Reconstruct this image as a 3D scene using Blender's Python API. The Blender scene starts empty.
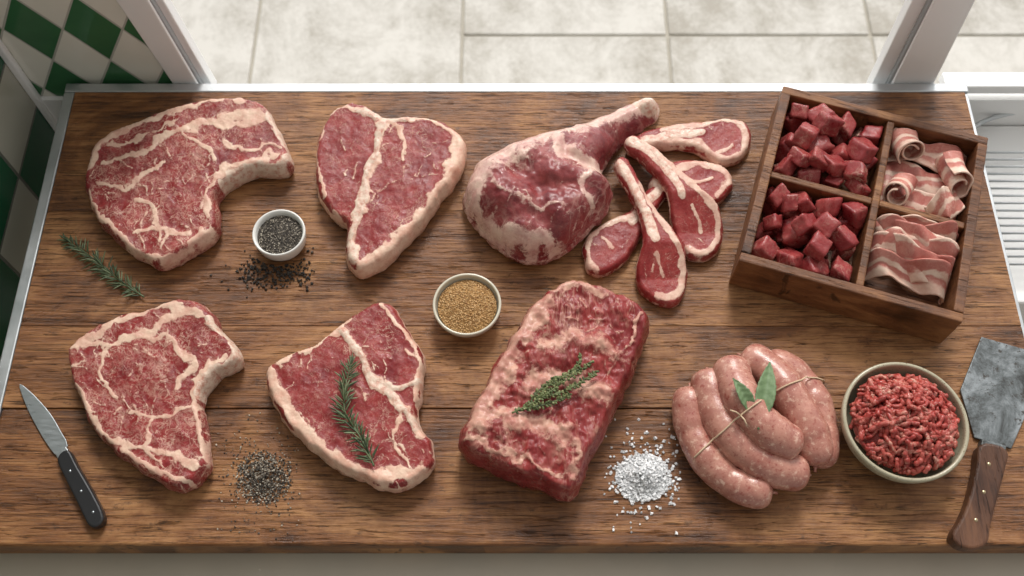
import bpy, math, random
import numpy as np
from mathutils import Vector, Matrix, Euler
from mathutils.geometry import delaunay_2d_cdt
random.seed(7); rng=np.random.default_rng(7)
scene=bpy.context.scene
try: scene.view_settings.view_transform='Standard'
except Exception: pass

# ---------------------------------------------------------------- camera calibration
H=1.2; TH=math.radians(25.7); F=995.5; Z0=0.9
FW=np.array([0,math.sin(TH),-math.cos(TH)]); UP=np.array([0,math.cos(TH),math.sin(TH)])
def ray(x,y): return FW+np.array([1.,0,0])*((x-512)/F)+UP*((288-y)/F)
def P(x,y,z=0.0):
    d=ray(x,y); t=(z-H)/d[2]; return Vector((d[0]*t,d[1]*t,z+Z0))
def PY(x,y,Y):
    d=ray(x,y); t=Y/d[1]; return Vector((d[0]*t,Y,H+d[2]*t+Z0))
def Parr(pts,z):
    pts=np.asarray(pts,float); n=len(pts); z=np.broadcast_to(z,(n,))
    u=(pts[:,0]-512)/F; v=(288-pts[:,1])/F
    dx=u; dy=FW[1]+UP[1]*v; dz=FW[2]+UP[2]*v
    t=(z-H)/dz
    return np.stack([dx*t,dy*t,z+Z0],1)

# ---------------------------------------------------------------- noise
def vnoise(p,seed=0):
    i=np.floor(p).astype(np.int64); f=p-i; f=f*f*(3-2*f)
    def h(a,b):
        n=(a*374761393+b*668265263+seed*1442695041)&0xffffffff
        n=((n^(n>>13))*1274126177)&0xffffffff
        return ((n^(n>>16))&0xffff)/65535.0
    a=h(i[:,0],i[:,1]);b=h(i[:,0]+1,i[:,1]);c=h(i[:,0],i[:,1]+1);d=h(i[:,0]+1,i[:,1]+1)
    return (a*(1-f[:,0])+b*f[:,0])*(1-f[:,1])+(c*(1-f[:,0])+d*f[:,0])*f[:,1]
def fbm(p,sc,seed=0,o=3):
    r=0;a=1;t=0
    for k in range(o):
        r=r+a*vnoise(p*sc*(2**k)+17.3*k,seed+k);t+=a;a*=.5
    return r/t
# ---------------------------------------------------------------- node helpers
class NB:
    def __init__(s,name):
        s.m=bpy.data.materials.new(name); s.m.use_nodes=True; s.nt=s.m.node_tree
        s.b=s.nt.nodes['Principled BSDF']
    def n(s,t,**kw):
        x=s.nt.nodes.new(t)
        for k,v in kw.items(): setattr(x,k,v)
        return x
    def l(s,a,b): s.nt.links.new(a,b)
    def put(s,sock,v):
        if hasattr(v,'is_linked') or hasattr(v,'links'): s.l(v,sock)
        elif isinstance(v,tuple) and len(v)==3 and sock.type=='RGBA': sock.default_value=(*v,1)
        else: sock.default_value=v
    def coord(s,scale=(1,1,1),rot=(0,0,0),kind='Object'):
        t=s.n('ShaderNodeTexCoord'); m=s.n('ShaderNodeMapping')
        m.inputs['Scale'].default_value=scale; m.inputs['Rotation'].default_value=rot
        s.l(t.outputs[kind],m.inputs[0]); return m.outputs[0]
    def noise(s,vec,scale,detail=3,rough=.5,dist=0):
        x=s.n('ShaderNodeTexNoise'); s.l(vec,x.inputs['Vector'])
        x.inputs['Scale'].default_value=scale;x.inputs['Detail'].default_value=detail
        x.inputs['Roughness'].default_value=rough;x.inputs['Distortion'].default_value=dist
        return x.outputs[0]
    def math(s,op,a,b=0.0,c=None):
        x=s.n('ShaderNodeMath',operation=op); s.put(x.inputs[0],a); s.put(x.inputs[1],b)
        if c is not None: s.put(x.inputs[2],c)
        return x.outputs[0]
    def mr(s,v,a,b,c=0.,d=1.):
        x=s.n('ShaderNodeMapRange'); s.l(v,x.inputs[0])
        for i,k in enumerate((a,b,c,d)): x.inputs[i+1].default_value=k
        return x.outputs[0]
    def mix(s,f,a,b,blend='MIX'):
        x=s.n('ShaderNodeMix',data_type='RGBA',blend_type=blend)
        s.put(x.inputs[0],f); s.put(x.inputs[6],a); s.put(x.inputs[7],b); return x.outputs[2]
    def ramp(s,f,stops):
        x=s.n('ShaderNodeValToRGB'); s.l(f,x.inputs[0]); e=x.color_ramp.elements
        while len(e)<len(stops): e.new(.5)
        for k,(p,c) in enumerate(stops): e[k].position=p; e[k].color=(*c,1)
        return x.outputs[0]
    def attr(s,name):
        x=s.n('ShaderNodeAttribute'); x.attribute_name=name; return x.outputs['Fac']
    def fin(s,color,rough=.5,bump=None,bs=.3,bd=.002,**kw):
        s.put(s.b.inputs['Base Color'],color); s.put(s.b.inputs['Roughness'],rough)
        for k,v in kw.items(): s.put(s.b.inputs[k.replace('_',' ')],v)
        if bump is not None:
            x=s.n('ShaderNodeBump'); x.inputs['Strength'].default_value=bs; x.inputs['Distance'].default_value=bd
            s.l(bump,x.inputs['Height']); s.l(x.outputs[0],s.b.inputs['Normal'])
        return s.m
def simple(name,c,rough=.5,var=.15,sc=30,bs=.1,**kw):
    n=NB(name); v=n.coord(); f=n.noise(v,sc,4)
    col=n.mix(f,tuple(x*(1-var) for x in c),tuple(min(1,x*(1+var)) for x in c))
    return n.fin(col,rough,f,bs,**kw)
def island(name,stops,rough=.5):
    n=NB(name); g=n.n('ShaderNodeNewGeometry'); c=n.ramp(g.outputs['Random Per Island'],stops)
    return n.fin(c,rough)

def meat_mat(name,c1,c2,fa,fb,bone=(.68,.53,.42),vs=55,rough=.30,vw=.035,stretch=(1,1,1),rot=0.,bs=.42,spec=.28,fthr=(.38,.68),fine=(.55,.28),kk=(.44,.60)):
    n=NB(name); v0=n.coord(); v=n.coord(stretch,(0,0,rot))
    fat=n.attr('fat');mb=n.attr('marb');bn=n.attr('bone')
    def veins(sc,w,amt,ds=1.0):
        a=n.noise(v,sc,4,.6,ds); r=n.math('ABSOLUTE',n.math('SUBTRACT',a,.5)); return n.mr(r,0.0,w,amt,0)
    k=n.mr(n.noise(v0,vs*.45,3,.6),*kk); k2=n.mr(n.noise(v0,vs*.9,3,.6),kk[0]-.01,kk[1]); k3=n.mr(n.noise(v0,vs*.6,2,.6,.3),.38,.62)
    ve=n.math('MULTIPLY',veins(vs,vw,.85),k)
    ve=n.math('MAXIMUM',ve,n.math('MULTIPLY',veins(vs*1.9,vw*1.4,fine[0],.8),k2))
    ve=n.math('MAXIMUM',ve,n.math('MULTIPLY',veins(vs*4.,vw*1.7,fine[1],.5),k3))
    ve=n.math('MULTIPLY',ve,mb)
    fn=n.noise(v0,150,6,.72,.3); ft=n.math('ADD',fat,n.math('MULTIPLY',n.math('SUBTRACT',fn,.5),1.5))
    ft=n.mr(ft,*fthr); ft=n.math('MULTIPLY',ft,n.mr(fat,.02,.2)); Fm=n.math('MAXIMUM',ft,ve)
    mc=n.mix(n.mr(n.noise(v,26,8,.75,.4),.34,.66),c1,c2)
    fc=n.mix(n.mr(n.noise(v0,50,6,.7),.38,.62),fa,fb)
    c=n.mix(Fm,mc,fc); bcol=n.mix(n.mr(n.noise(v0,130,5,.75),.45,.66),bone,tuple(x*y for x,y in zip(bone,(.75,.42,.38))))
    c=n.mix(n.mr(bn,.3,.6),c,bcol)
    bp=n.math('ADD',n.noise(v,150,5,.65),n.math('MULTIPLY',Fm,.35))
    return n.fin(c,n.mr(n.noise(v0,60,4,.7),.35,.65,rough-.12,rough+.14),bp,bs,.0022,Specular_IOR_Level=spec)

FAT1=(.75,.54,.41); FAT2=(.61,.34,.26)
M_beef=meat_mat('beef_marbled',(.15,.010,.013),(.32,.040,.038),FAT1,FAT2,vw=.030,fine=(.72,.38),kk=(.42,.57))
M_beef2=meat_mat('beef_lean',(.16,.012,.015),(.32,.042,.039),FAT1,(.62,.34,.25),vs=46,vw=.018,fine=(.5,.28))
M_lamb=meat_mat('lamb_leg_meat',(.14,.017,.023),(.33,.07,.066),(.74,.53,.43),(.55,.30,.26),vs=16,rough=.24,vw=.03,spec=.42,fine=(.35,.15))
M_chop=meat_mat('lamb_chop_meat',(.19,.014,.016),(.34,.047,.042),(.76,.54,.42),(.58,.31,.24),bone=(.74,.56,.45),vs=60,vw=.014,fine=(.35,.2))
M_loin=meat_mat('loin_meat',(.145,.011,.014),(.32,.042,.039),(.60,.35,.26),(.46,.19,.15),vs=24,vw=.028,stretch=(1,.18,1),rot=math.radians(55),spec=.32,fine=(.55,.3),bs=.6)
M_cube=meat_mat('diced_beef_meat',(.18,.015,.018),(.38,.056,.055),FAT1,FAT2,vs=45,vw=.024,spec=.38,fine=(.45,.25))
M_bacon=meat_mat('bacon_meat',(.44,.12,.10),(.60,.25,.20),(.82,.63,.51),(.74,.48,.38),vs=60,vw=.03,bs=.25,fthr=(.25,.75))

# ---------------------------------------------------------------- mesh helpers
def mkobj(name,verts,faces,mat,attrs=None,smooth=True,recenter=True,parent=None):
    verts=np.asarray(verts,float)
    c=np.zeros(3)
    if recenter:
        lo=verts.min(0);hi=verts.max(0);c=(lo+hi)/2;c[2]=lo[2]
    me=bpy.data.meshes.new(name); me.from_pydata((verts-c).tolist(),[],[list(map(int,f)) for f in faces]); me.update()
    if attrs:
        for k,a in attrs.items():
            at=me.attributes.new(k,'FLOAT','POINT'); at.data.foreach_set('value',np.asarray(a,np.float32))
    if smooth: me.polygons.foreach_set('use_smooth',[True]*len(me.polygons))
    o=bpy.data.objects.new(name,me); o.location=c
    if mat: me.materials.append(mat)
    scene.collection.objects.link(o)
    if parent: attach(o,parent)
    return o
def attach(o,p):
    o.parent=p; o.location=Vector(o.location)-Vector(p.location)
def empty(name,loc):
    e=bpy.data.objects.new(name,None); e.location=loc; e.empty_display_size=.05; scene.collection.objects.link(e); return e
def box(name,lo,hi,mat,parent=None,bev=.002,rotz=None):
    lo=Vector(lo);hi=Vector(hi)
    v=[(x,y,z) for x in(lo.x,hi.x) for y in(lo.y,hi.y) for z in(lo.z,hi.z)]
    f=[(0,1,3,2),(4,6,7,5),(0,4,5,1),(2,3,7,6),(0,2,6,4),(1,5,7,3)]
    o=mkobj(name,v,f,mat,smooth=False,parent=parent)
    if bev:
        b=o.modifiers.new('bev','BEVEL'); b.width=bev; b.segments=3
    return o
def cr(pts,closed,step):
    p=[np.array(q,float) for q in pts]; n=len(p); out=[]
    rngk=range(n if closed else n-1)
    for i in rngk:
        if closed: a,b,c,d=p[i-1],p[i],p[(i+1)%n],p[(i+2)%n]
        else: a,b,c,d=p[max(i-1,0)],p[i],p[i+1],p[min(i+2,n-1)]
        m=max(1,int(round(np.linalg.norm(c-b)/step)))
        for k in range(m):
            t=k/m
            out.append(.5*((2*b)+(-a+c)*t+(2*a-5*b+4*c-d)*t*t+(-a+3*b-3*c+d)*t**3))
    if not closed: out.append(p[-1])
    return np.array(out)
def pdist(pts,line,closed=False):
    A=line; B=np.roll(line,-1,0)
    if not closed: A=line[:-1];B=line[1:]
    best=np.full(len(pts),1e9)
    for a,b in zip(A,B):
        ab=b-a; L=max((ab*ab).sum(),1e-12)
        t=np.clip(((pts-a)@ab)/L,0,1); d=np.hypot(*(pts-a-t[:,None]*ab).T); best=np.minimum(best,d)
    return best
def inside(pts,poly):
    r=np.zeros(len(pts),bool); x,y=pts[:,0],pts[:,1]
    for a,b in zip(poly,np.roll(poly,-1,0)):
        c=(a[1]>y)!=(b[1]>y)
        with np.errstate(divide='ignore',invalid='ignore'):
            r^= c&(x<(b[0]-a[0])*(y-a[1])/(b[1]-a[1]+1e-12)+a[0])
    return r
def slab(name,outline,T,mat,seams=(),R=5,marb=.9,side_fat=.2,s=1.5,zb=None,edge=.78,bump=.0018,flare=.0,jit=1.0,seed=1,dome=None,streaks=0,parent=None,wsc=.66,wp=12,sdir=None):
    o=cr(outline,True,2.2)
    nn=(fbm(o,.09,seed+50,4)-.5)
    tang=np.roll(o,-1,0)-np.roll(o,1,0); nor=np.stack([tang[:,1],-tang[:,0]],1); nor/=np.linalg.norm(nor,axis=1)[:,None]+1e-9
    o=o+nor*nn[:,None]*5*jit
    lo=o.min(0);hi=o.max(0)
    gx,gy=np.meshgrid(np.arange(lo[0],hi[0],s),np.arange(lo[1],hi[1],s*.87)); gx=gx+(np.arange(gx.shape[0])%2)[:,None]*s*.5
    g=np.stack([gx.ravel(),gy.ravel()],1); g=g+rng.uniform(-.2,.2,g.shape)*s
    g=g[inside(g,o)]; g=g[pdist(g,o,True)>s*.6]
    allp=np.vstack([o,g]); n=len(o)
    res=delaunay_2d_cdt([Vector((float(a),float(b))) for a,b in allp],[(i,(i+1)%n) for i in range(n)],[],1,1e-5)
    V=np.array([(v[0],v[1]) for v in res[0]]); Fs=[list(f) for f in res[2]]
    d=pdist(V,o,True)
    k=np.clip(d/R,0,1); prof=edge+(1-edge)*np.sqrt(1-(1-k)**2)
    fat=np.zeros(len(V));bone=np.zeros(len(V))
    warp=(fbm(V,.07,seed+3,4)-.5)
    warp2=(fbm(V,.07,seed+9,4)-.5)
    Vw=V+np.stack([warp,warp2],1)*wp
    for si,sm in enumerate(seams):
        pl,w,kind=sm[0],sm[1],sm[2]; soft=sm[3] if len(sm)>3 else .4; amt=sm[4] if len(sm)>4 else 1
        if kind=='fat': w=w*(wsc if w<6 else .85)
        dd=pdist(Vw,cr(pl,False,4)); wv=w*(.30+1.4*fbm(V,.07,seed+21+si,4))
        if kind=='bone': wv=w*(.7+.6*fbm(V,.06,seed+21+si,3))
        m=np.clip(1-(dd-wv*(1-soft))/(2*wv*soft+.8),0,1)*amt
        if kind=='fat': fat=np.maximum(fat,m)
        elif kind=='bone': bone=np.maximum(bone,m)
        elif kind=='dip': prof=prof*(1-.3*m)
    if streaks:
        r_=np.random.default_rng(seed+500); Vs=V+np.stack([warp2,warp],1)*7
        cand=g[r_.integers(0,len(g),streaks)]
        for c0 in cand:
            base=fbm(c0[None],.012,seed+91,2)[0]*2*math.pi*1.6 if sdir is None else sdir
            a_=base+r_.normal(0,.45); L_=r_.uniform(4,20); m_=max(3,int(L_/4)); pts=[c0]
            for q_ in range(m_):
                a_+=r_.normal(0,.35); pts.append(pts[-1]+np.array([math.cos(a_),math.sin(a_)])*L_/m_)
            w_=r_.uniform(.25,.75)*(1.9 if r_.random()<.10 else 1); am=r_.uniform(.4,.8)
            pts=np.array(pts); near=(np.abs(Vs-pts.mean(0)).max(1)<L_+8)
            if not near.any(): continue
            dd=pdist(Vs[near],pts); fat[near]=np.maximum(fat[near],np.clip(1-(dd-w_*.3)/(w_*1.3+.6),0,1)*am)
    z=T*prof+bump*2*(fbm(V,.06,seed,3)-.5)*k + bump*.35*(fat-.5)*k + bump*.5*(fbm(V,.25,seed+8,2)-.5)*k + .0012*bone*k
    if dome is not None: z=z*np.clip(dome(V),.15,1.5)
    zbv=np.zeros(len(V)) if zb is None else zb(V)
    W=Parr(V,T*.5); W[:,2]=Z0+z+zbv+.0006
    ec={}
    for f in Fs:
        for i in range(len(f)):
            a,b=f[i],f[(i+1)%len(f)]; ec[(a,b)]=1
    be={a:b for (a,b) in ec if (b,a) not in ec}
    st=next(iter(be)); ch=[st]; c=be[st]
    while c!=st and len(ch)<len(be)+2: ch.append(c); c=be[c]
    ch=np.array(ch); m=len(ch)
    ring=W[ch]; t=np.roll(ring,-2,0)-np.roll(ring,2,0)
    area=0.5*np.sum(ring[:,0]*np.roll(ring[:,1],-1)-np.roll(ring[:,0],-1)*ring[:,1])
    nr=np.stack([t[:,1],-t[:,0],0*t[:,0]],1)*(1 if area>0 else -1); nr/=np.linalg.norm(nr,axis=1)[:,None]+1e-9
    rows=[];zt=ring[:,2]-Z0-zbv[ch]
    for (fz,off) in ((.85,.03),(.7,.05),(.5,.06),(.3,.04),(.12,.0),(0,-.06)):
        sn_=(fbm(V[ch]+fz*60,.08,seed+5,3)-.5)*.10
        r=ring.copy()+nr*((off+sn_+flare*(1-fz))*T)[:,None]; r[:,2]=Z0+zbv[ch]+zt*fz+.0006; rows.append(r)
    verts=np.vstack([W]+rows); nV=len(W)
    A=[fat];B=[bone]; 
    for (kk,_) in enumerate(rows):
        sn=fbm(V[ch]+kk*7,.06,seed+77,4)
        A.append(np.clip(fat[ch]*.5*(1-kk/8)+side_fat*(-.1+1.9*sn),0,1)); B.append(bone[ch]*.9)
    faces=[f for f in Fs]
    prev=ch
    for kk in range(len(rows)):
        cur=nV+kk*m+np.arange(m)
        for i in range(m):
            j=(i+1)%m; faces.append([prev[j],prev[i],cur[i],cur[j]])
        prev=cur
    faces.append(list(prev[::-1]))
    a0=W[Fs[0]]; nz=np.cross(a0[1]-a0[0],a0[2]-a0[0])[2]
    if nz<0: faces=[list(f)[::-1] for f in faces]
    return mkobj(name,verts,faces,mat,{'fat':np.concatenate(A),'bone':np.concatenate(B),'marb':np.full(len(verts),marb)},parent=parent)

def tube_geo(path,rad,seg=10,cap=True,flat=1.0,up=None):
    p=np.asarray(path,float); n=len(p); rad=np.broadcast_to(rad,(n,))
    V=[];Fc=[]
    T=np.gradient(p,axis=0); T/=np.linalg.norm(T,axis=1)[:,None]+1e-12
    u=np.array([0,0,1.]) if up is None else up
    if abs(T[0]@u)>.95: u=np.array([1.,0,0])
    for i in range(n):
        s=np.cross(T[i],u); s/=np.linalg.norm(s)+1e-12; u=np.cross(s,T[i])
        for k in range(seg):
            a=2*math.pi*k/seg; V.append(p[i]+rad[i]*(math.cos(a)*s+math.sin(a)*u*flat))
    for i in range(n-1):
        for k in range(seg):
            a=i*seg+k;b=i*seg+(k+1)%seg; Fc.append((a,b,b+seg,a+seg))
    if cap:
        Fc.append(tuple(range(seg))[::-1]); Fc.append(tuple((n-1)*seg+k for k in range(seg)))
    return np.array(V),Fc
class Join:
    def __init__(s): s.v=[];s.f=[];s.n=0;s.a={}
    def add(s,v,f,**at):
        s.v.append(np.asarray(v)); s.f+= [tuple(int(i)+s.n for i in q) for q in f]; s.n+=len(v)
        for k,x in at.items(): s.a.setdefault(k,[]).append(np.broadcast_to(x,(len(v),)))
    def obj(s,name,mat,**kw):
        return mkobj(name,np.vstack(s.v),s.f,mat,{k:np.concatenate(x) for k,x in s.a.items()},**kw)
def lathe(name,prof,c,mat,seg=72,parent=None):
    V=[];Fc=[];n=len(prof)
    for (r,z) in prof:
        for k in range(seg):
            a=2*math.pi*k/seg; V.append((c[0]+r*math.cos(a),c[1]+r*math.sin(a),Z0+z))
    for i in range(n-1):
        for k in range(seg):
            a=i*seg+k;b=i*seg+(k+1)%seg; Fc.append((a,b,b+seg,a+seg))
    Fc.append(tuple(range(seg))[::-1]); Fc.append(tuple((n-1)*seg+k for k in range(seg)))
    return mkobj(name,V,Fc,mat,parent=parent)
def ico():
    import bmesh
    bm=bmesh.new(); bmesh.ops.create_icosphere(bm,subdivisions=1,radius=1)
    v=np.array([x.co[:] for x in bm.verts]); f=[tuple(q.index for q in x.verts) for x in bm.faces]; bm.free(); return v,f
ICO=ico()
CUBE=(np.array([(x,y,z) for x in(-1,1) for y in(-1,1) for z in(-1,1)],float),[(0,1,3,2),(4,6,7,5),(0,4,5,1),(2,3,7,6),(0,2,6,4),(1,5,7,3)])
def rotm():
    return np.array(Euler((random.uniform(0,6.28),random.uniform(0,6.28),random.uniform(0,6.28))).to_matrix())
def grains(name,pos,size,mat,base=ICO,smooth=False,lump=.25,parent=None,J=None):
    own=J is None; J=J or Join()
    for p in pos:
        s=size*random.uniform(.6,1.35); b=base[0]*(1+rng.uniform(-lump,lump,(len(base[0]),1)))
        b=b*np.array([1,random.uniform(.7,1),random.uniform(.6,1)])
        v=(b*s)@rotm().T; v=v+np.array(p)
        J.add(v,base[1])
    return J.obj(name,mat,smooth=smooth,parent=parent) if own else None
def prism(name,pts,z0,z1,mat,bev=.0008,parent=None,taper=None,smoothstep=None):
    q=np.array(pts,float) if smoothstep is None else cr(pts,True,smoothstep)
    A=Parr(q,(z0+z1)/2); n=len(q); a=A.copy();b=A.copy(); a[:,2]=Z0+z0;b[:,2]=Z0+z1
    ar=np.sum(A[:,0]*np.roll(A[:,1],-1)-np.roll(A[:,0],-1)*A[:,1])
    fs=[tuple(range(n))[::-1],tuple(range(n,2*n))]+[(i,(i+1)%n,n+(i+1)%n,n+i) for i in range(n)]
    if ar<0: fs=[f[::-1] for f in fs]
    o=mkobj(name,np.vstack([a,b]),fs,mat,smooth=False,parent=parent)
    m=o.modifiers.new('b','BEVEL'); m.width=bev; m.segments=3; m.limit_method='ANGLE'
    return o

# ================================================================ TABLE
def wood(name,dark,mid,light,rough=.42,axis=0,scr=True,fine=1.):
    n=NB(name); oi=n.n('ShaderNodeObjectInfo'); tc=n.n('ShaderNodeTexCoord')
    add=n.n('ShaderNodeVectorMath',operation='ADD'); n.l(tc.outputs['Object'],add.inputs[0])
    cx=n.n('ShaderNodeCombineXYZ'); r=n.math('MULTIPLY',oi.outputs['Random'],37.0)
    for i in range(3): n.l(r,cx.inputs[i])
    n.l(cx.outputs[0],add.inputs[1])
    def mp(s,rt=0.):
        m=n.n('ShaderNodeMapping'); m.inputs['Scale'].default_value=s if axis==0 else (s[1],s[0],s[2]); m.inputs['Rotation'].default_value=(0,0,rt); n.l(add.outputs[0],m.inputs[0]); return m.outputs[0]
    g=n.noise(mp((1.4,16,8)),2.4,10,.72,1.1); g2=n.noise(mp((9,150,30)),2.0,7,.75,.2); big=n.noise(mp((1,1.3,1)),5.0,7,.68,.6)
    t=n.math('ADD',n.math('MULTIPLY',g,.42),n.math('MULTIPLY',g2,.30)); t=n.math('ADD',t,n.math('MULTIPLY',big,.70))
    t=n.math('ADD',t,n.math('MULTIPLY',n.math('SUBTRACT',oi.outputs['Random'],.5),.04))
    c=n.ramp(t,[(.58,dark),(.70,mid),(.83,light)])
    cr_=n.mr(n.noise(mp((7,110,5)),3.0,5,.65,.5),.585,.64); c=n.mix(n.math('MULTIPLY',cr_,.7),c,tuple(x*.30 for x in dark))
    if scr:
        st=n.mr(n.noise(mp((1,1,1)),9,6,.72,.5),.52,.68); c=n.mix(n.math('MULTIPLY',st,.35),c,tuple(x*.7 for x in dark))
        sp=n.mr(n.noise(mp((1,1.6,1)),42,6,.78),.585,.66); c=n.mix(n.math('MULTIPLY',sp,.6),c,tuple(x*.4 for x in dark))
        s1=n.mr(n.noise(mp((5,260,1),.5),2.,2,.5,.03),.645,.665); s2=n.mr(n.noise(mp((5,280,1),-.9),2.,2,.5,.03),.65,.67); s3=n.mr(n.noise(mp((5,240,1),1.35),2.,2,.5,.03),.65,.67)
        ss=n.math('MULTIPLY',n.math('MAXIMUM',n.math('MAXIMUM',s1,s2),s3),.5); c=n.mix(ss,c,tuple(x*.5 for x in dark))
        s4=n.mr(n.noise(mp((5,250,1),.25),2.,2,.5,.03),.655,.675); s5=n.mr(n.noise(mp((5,250,1),-.6),2.,2,.5,.03),.655,.675)
        sl=n.math('MULTIPLY',n.math('MAXIMUM',s4,s5),.35); c=n.mix(sl,c,light)
        cr_=n.math('MAXIMUM',cr_,ss)
    h=n.math('SUBTRACT',n.math('ADD',g2,n.math('MULTIPLY',g,.6)),n.math('MULTIPLY',cr_,.8))
    return n.fin(c,n.mr(big,.35,.65,rough-.12,rough+.14),h,.65,.0018,Specular_IOR_Level=.40)
M_table=wood('butcher_block_wood',(.060,.021,.007),(.205,.080,.025),(.40,.195,.075),rough=.38)
M_boxw=wood('crate_wood',(.055,.020,.008),(.17,.067,.026),(.33,.155,.062),scr=False,rough=.42)
M_handle=wood('handle_wood',(.022,.009,.005),(.075,.03,.015),(.15,.065,.032),axis=1,scr=False)
M_metal=NB('galvanised_metal'); 
v=M_metal.coord(); f=M_metal.noise(v,25,5,.6); M_metal=M_metal.fin(M_metal.mix(f,(.42,.45,.47),(.62,.64,.65)),M_metal.mr(f,.3,.7,.3,.5),f,.1,Metallic=.8)
M_white=simple('white_frame_paint',(.92,.92,.91),.35,.02,8,.03)
M_beige=simple('beige_counter_paint',(.46,.41,.33),.5,.12,12)
a=P(75,92);b=P(965,92);fr=P(500,546)
xl,xr,yb,yf=a.x,b.x,a.y,fr.y
tb=empty('butcher_block_table',((xl+xr)/2,(yb+yf)/2,Z0-.05))
joints=[yf]+[P(500,y).y for y in (408,326,211)]+[yb]
for i in range(4):
    o=box('plank_%d'%(i+1),(xl,joints[i]+.0002,Z0-.05),(xr,joints[i+1]-.0002,Z0),M_table,tb,.004 if i==0 else .0010)
M_dark=simple('joint_dark',(.02,.01,.006),.8)
box('core',(xl+.005,yf+.005,Z0-.049),(xr-.005,yb-.004,Z0-.0035),M_dark,tb,0)
e=.017
box('metal_edge_back',(xl-e,yb+.001,Z0-.04),(xr+e*.4,yb+e,Z0-.001),M_metal,tb,.002)
box('metal_edge_side',(xl-e,yf,Z0-.05),(xl-.001,yb+.0005,Z0-.001),M_metal,tb,.002)
box('metal_edge_end',(xr+.001,yf,Z0-.05),(xr+.006,yb+.0005,Z0-.004),M_metal,tb,.001)
box('apron',(xl-.01,yf-.055,Z0-.12),(xr,yb-.02,Z0-.052),M_beige,tb,.004)
for i,(x,y) in enumerate(((xl+.04,yf+.04),(xr-.1,yf+.04),(xl+.04,yb-.1),(xr-.1,yb-.1))):
    box('leg_%d'%(i+1),(x,y,0),(x+.07,y+.07,Z0-.12),M_beige,tb,.004)

# ================================================================ ROOM
M_floor=simple('floor_tile',(.34,.30,.24),.5,.1,10)
box('floor',(-2.2,-1.5,-.05),(2.2,yb+.06,0),M_floor,None,0)
def tilemat(name,ax,S,dk=1.,off=(0,0),skew=.62):
    n=NB(name); tc=n.n('ShaderNodeNewGeometry'); sx=n.n('ShaderNodeSeparateXYZ'); n.l(tc.outputs['Position'],sx.inputs[0])
    A_=n.math('ADD',sx.outputs[ax],off[0]); B_=n.math('MULTIPLY',n.math('ADD',sx.outputs[2],off[1]),skew)
    u_=n.math('MULTIPLY',n.math('ADD',A_,B_),S); w_=n.math('MULTIPLY',n.math('SUBTRACT',A_,B_),S)
    fu=n.math('FLOOR',u_);fw=n.math('FLOOR',w_); ck=n.math('ABSOLUTE',n.math('MODULO',n.math('ADD',fu,fw),2.))
    ck=n.math('GREATER_THAN',ck,.5)
    gu=n.math('ABSOLUTE',n.math('SUBTRACT',n.math('FRACT',u_),.5)); gw=n.math('ABSOLUTE',n.math('SUBTRACT',n.math('FRACT',w_),.5))
    gr=n.mr(n.math('MAXIMUM',gu,gw),.475,.485)
    nz=n.noise(tc.outputs['Position'],14,3)
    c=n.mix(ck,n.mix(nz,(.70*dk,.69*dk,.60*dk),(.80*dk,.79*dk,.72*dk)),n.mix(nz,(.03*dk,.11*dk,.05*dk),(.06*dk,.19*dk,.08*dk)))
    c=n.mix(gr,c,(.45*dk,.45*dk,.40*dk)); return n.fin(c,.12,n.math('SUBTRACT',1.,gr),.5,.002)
def squaremat(name,S,dk):
    n=NB(name); tc=n.n('ShaderNodeNewGeometry'); sx=n.n('ShaderNodeSeparateXYZ'); n.l(tc.outputs['Position'],sx.inputs[0])
    u_=n.math('MULTIPLY',sx.outputs[1],S*.8); w_=n.math('MULTIPLY',sx.outputs[2],S)
    ck=n.math('GREATER_THAN',n.math('ABSOLUTE',n.math('MODULO',n.math('ADD',n.math('FLOOR',u_),n.math('FLOOR',w_)),2.)),.5)
    gu=n.math('ABSOLUTE',n.math('SUBTRACT',n.math('FRACT',u_),.5)); gw=n.math('ABSOLUTE',n.math('SUBTRACT',n.math('FRACT',w_),.5))
    gr=n.mr(n.math('MAXIMUM',gu,gw),.475,.485)
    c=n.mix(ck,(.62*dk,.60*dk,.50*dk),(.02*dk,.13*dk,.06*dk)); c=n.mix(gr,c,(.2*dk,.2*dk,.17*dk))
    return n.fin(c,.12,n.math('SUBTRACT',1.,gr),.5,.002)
M_tileL=squaremat('shaded_wall_tile',9.5,.75); M_tileB=tilemat('harlequin_return_tile',0,12.,1.12)  # left wall's shadow is put into its tiles as a darker colour
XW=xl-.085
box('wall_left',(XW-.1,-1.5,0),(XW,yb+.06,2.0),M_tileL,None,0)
Yr=yb+.026
A=[PY(-400,-600,Yr),PY(84,-80,Yr),PY(181,92,Yr)]
zt=A[1].z
vs_=[(XW,Yr,Z0-.045),(A[2].x,Yr,Z0-.045),(A[1].x,Yr,zt),(XW,Yr,zt)]
vs_=vs_+[(x,y+.018,z) for x,y,z in vs_]
mkobj('wall_window_return',vs_,[(0,1,2,3),(7,6,5,4),(0,4,5,1),(1,5,6,2),(2,6,7,3),(3,7,4,0)],M_tileB,smooth=False)
box('trim_1',(XW,Yr-.012,Z0-.3),(XW+.012,Yr-.001,2.0),M_white,None,.003)
box('wall_back',(XW,yb+.02,0),(2.2,yb+.045,Z0-.047),M_white,None,0)
win=empty('window_1',(0,yb+.04,Z0))
def post(name,pxs,Y,th,mat,parent):
    A=[PY(x,y,Y) for x,y in pxs]; Bk=[p+Vector((0,th,0)) for p in A]
    return_=mkobj(name,[tuple(p) for p in A+Bk],[(0,1,2,3),(7,6,5,4),(0,4,5,1),(1,5,6,2),(2,6,7,3),(3,7,4,0)],mat,smooth=False,parent=parent)
    m=return_.modifiers.new('b','BEVEL'); m.width=.002; m.segments=2
    return return_
Yp=yb+.021
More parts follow.
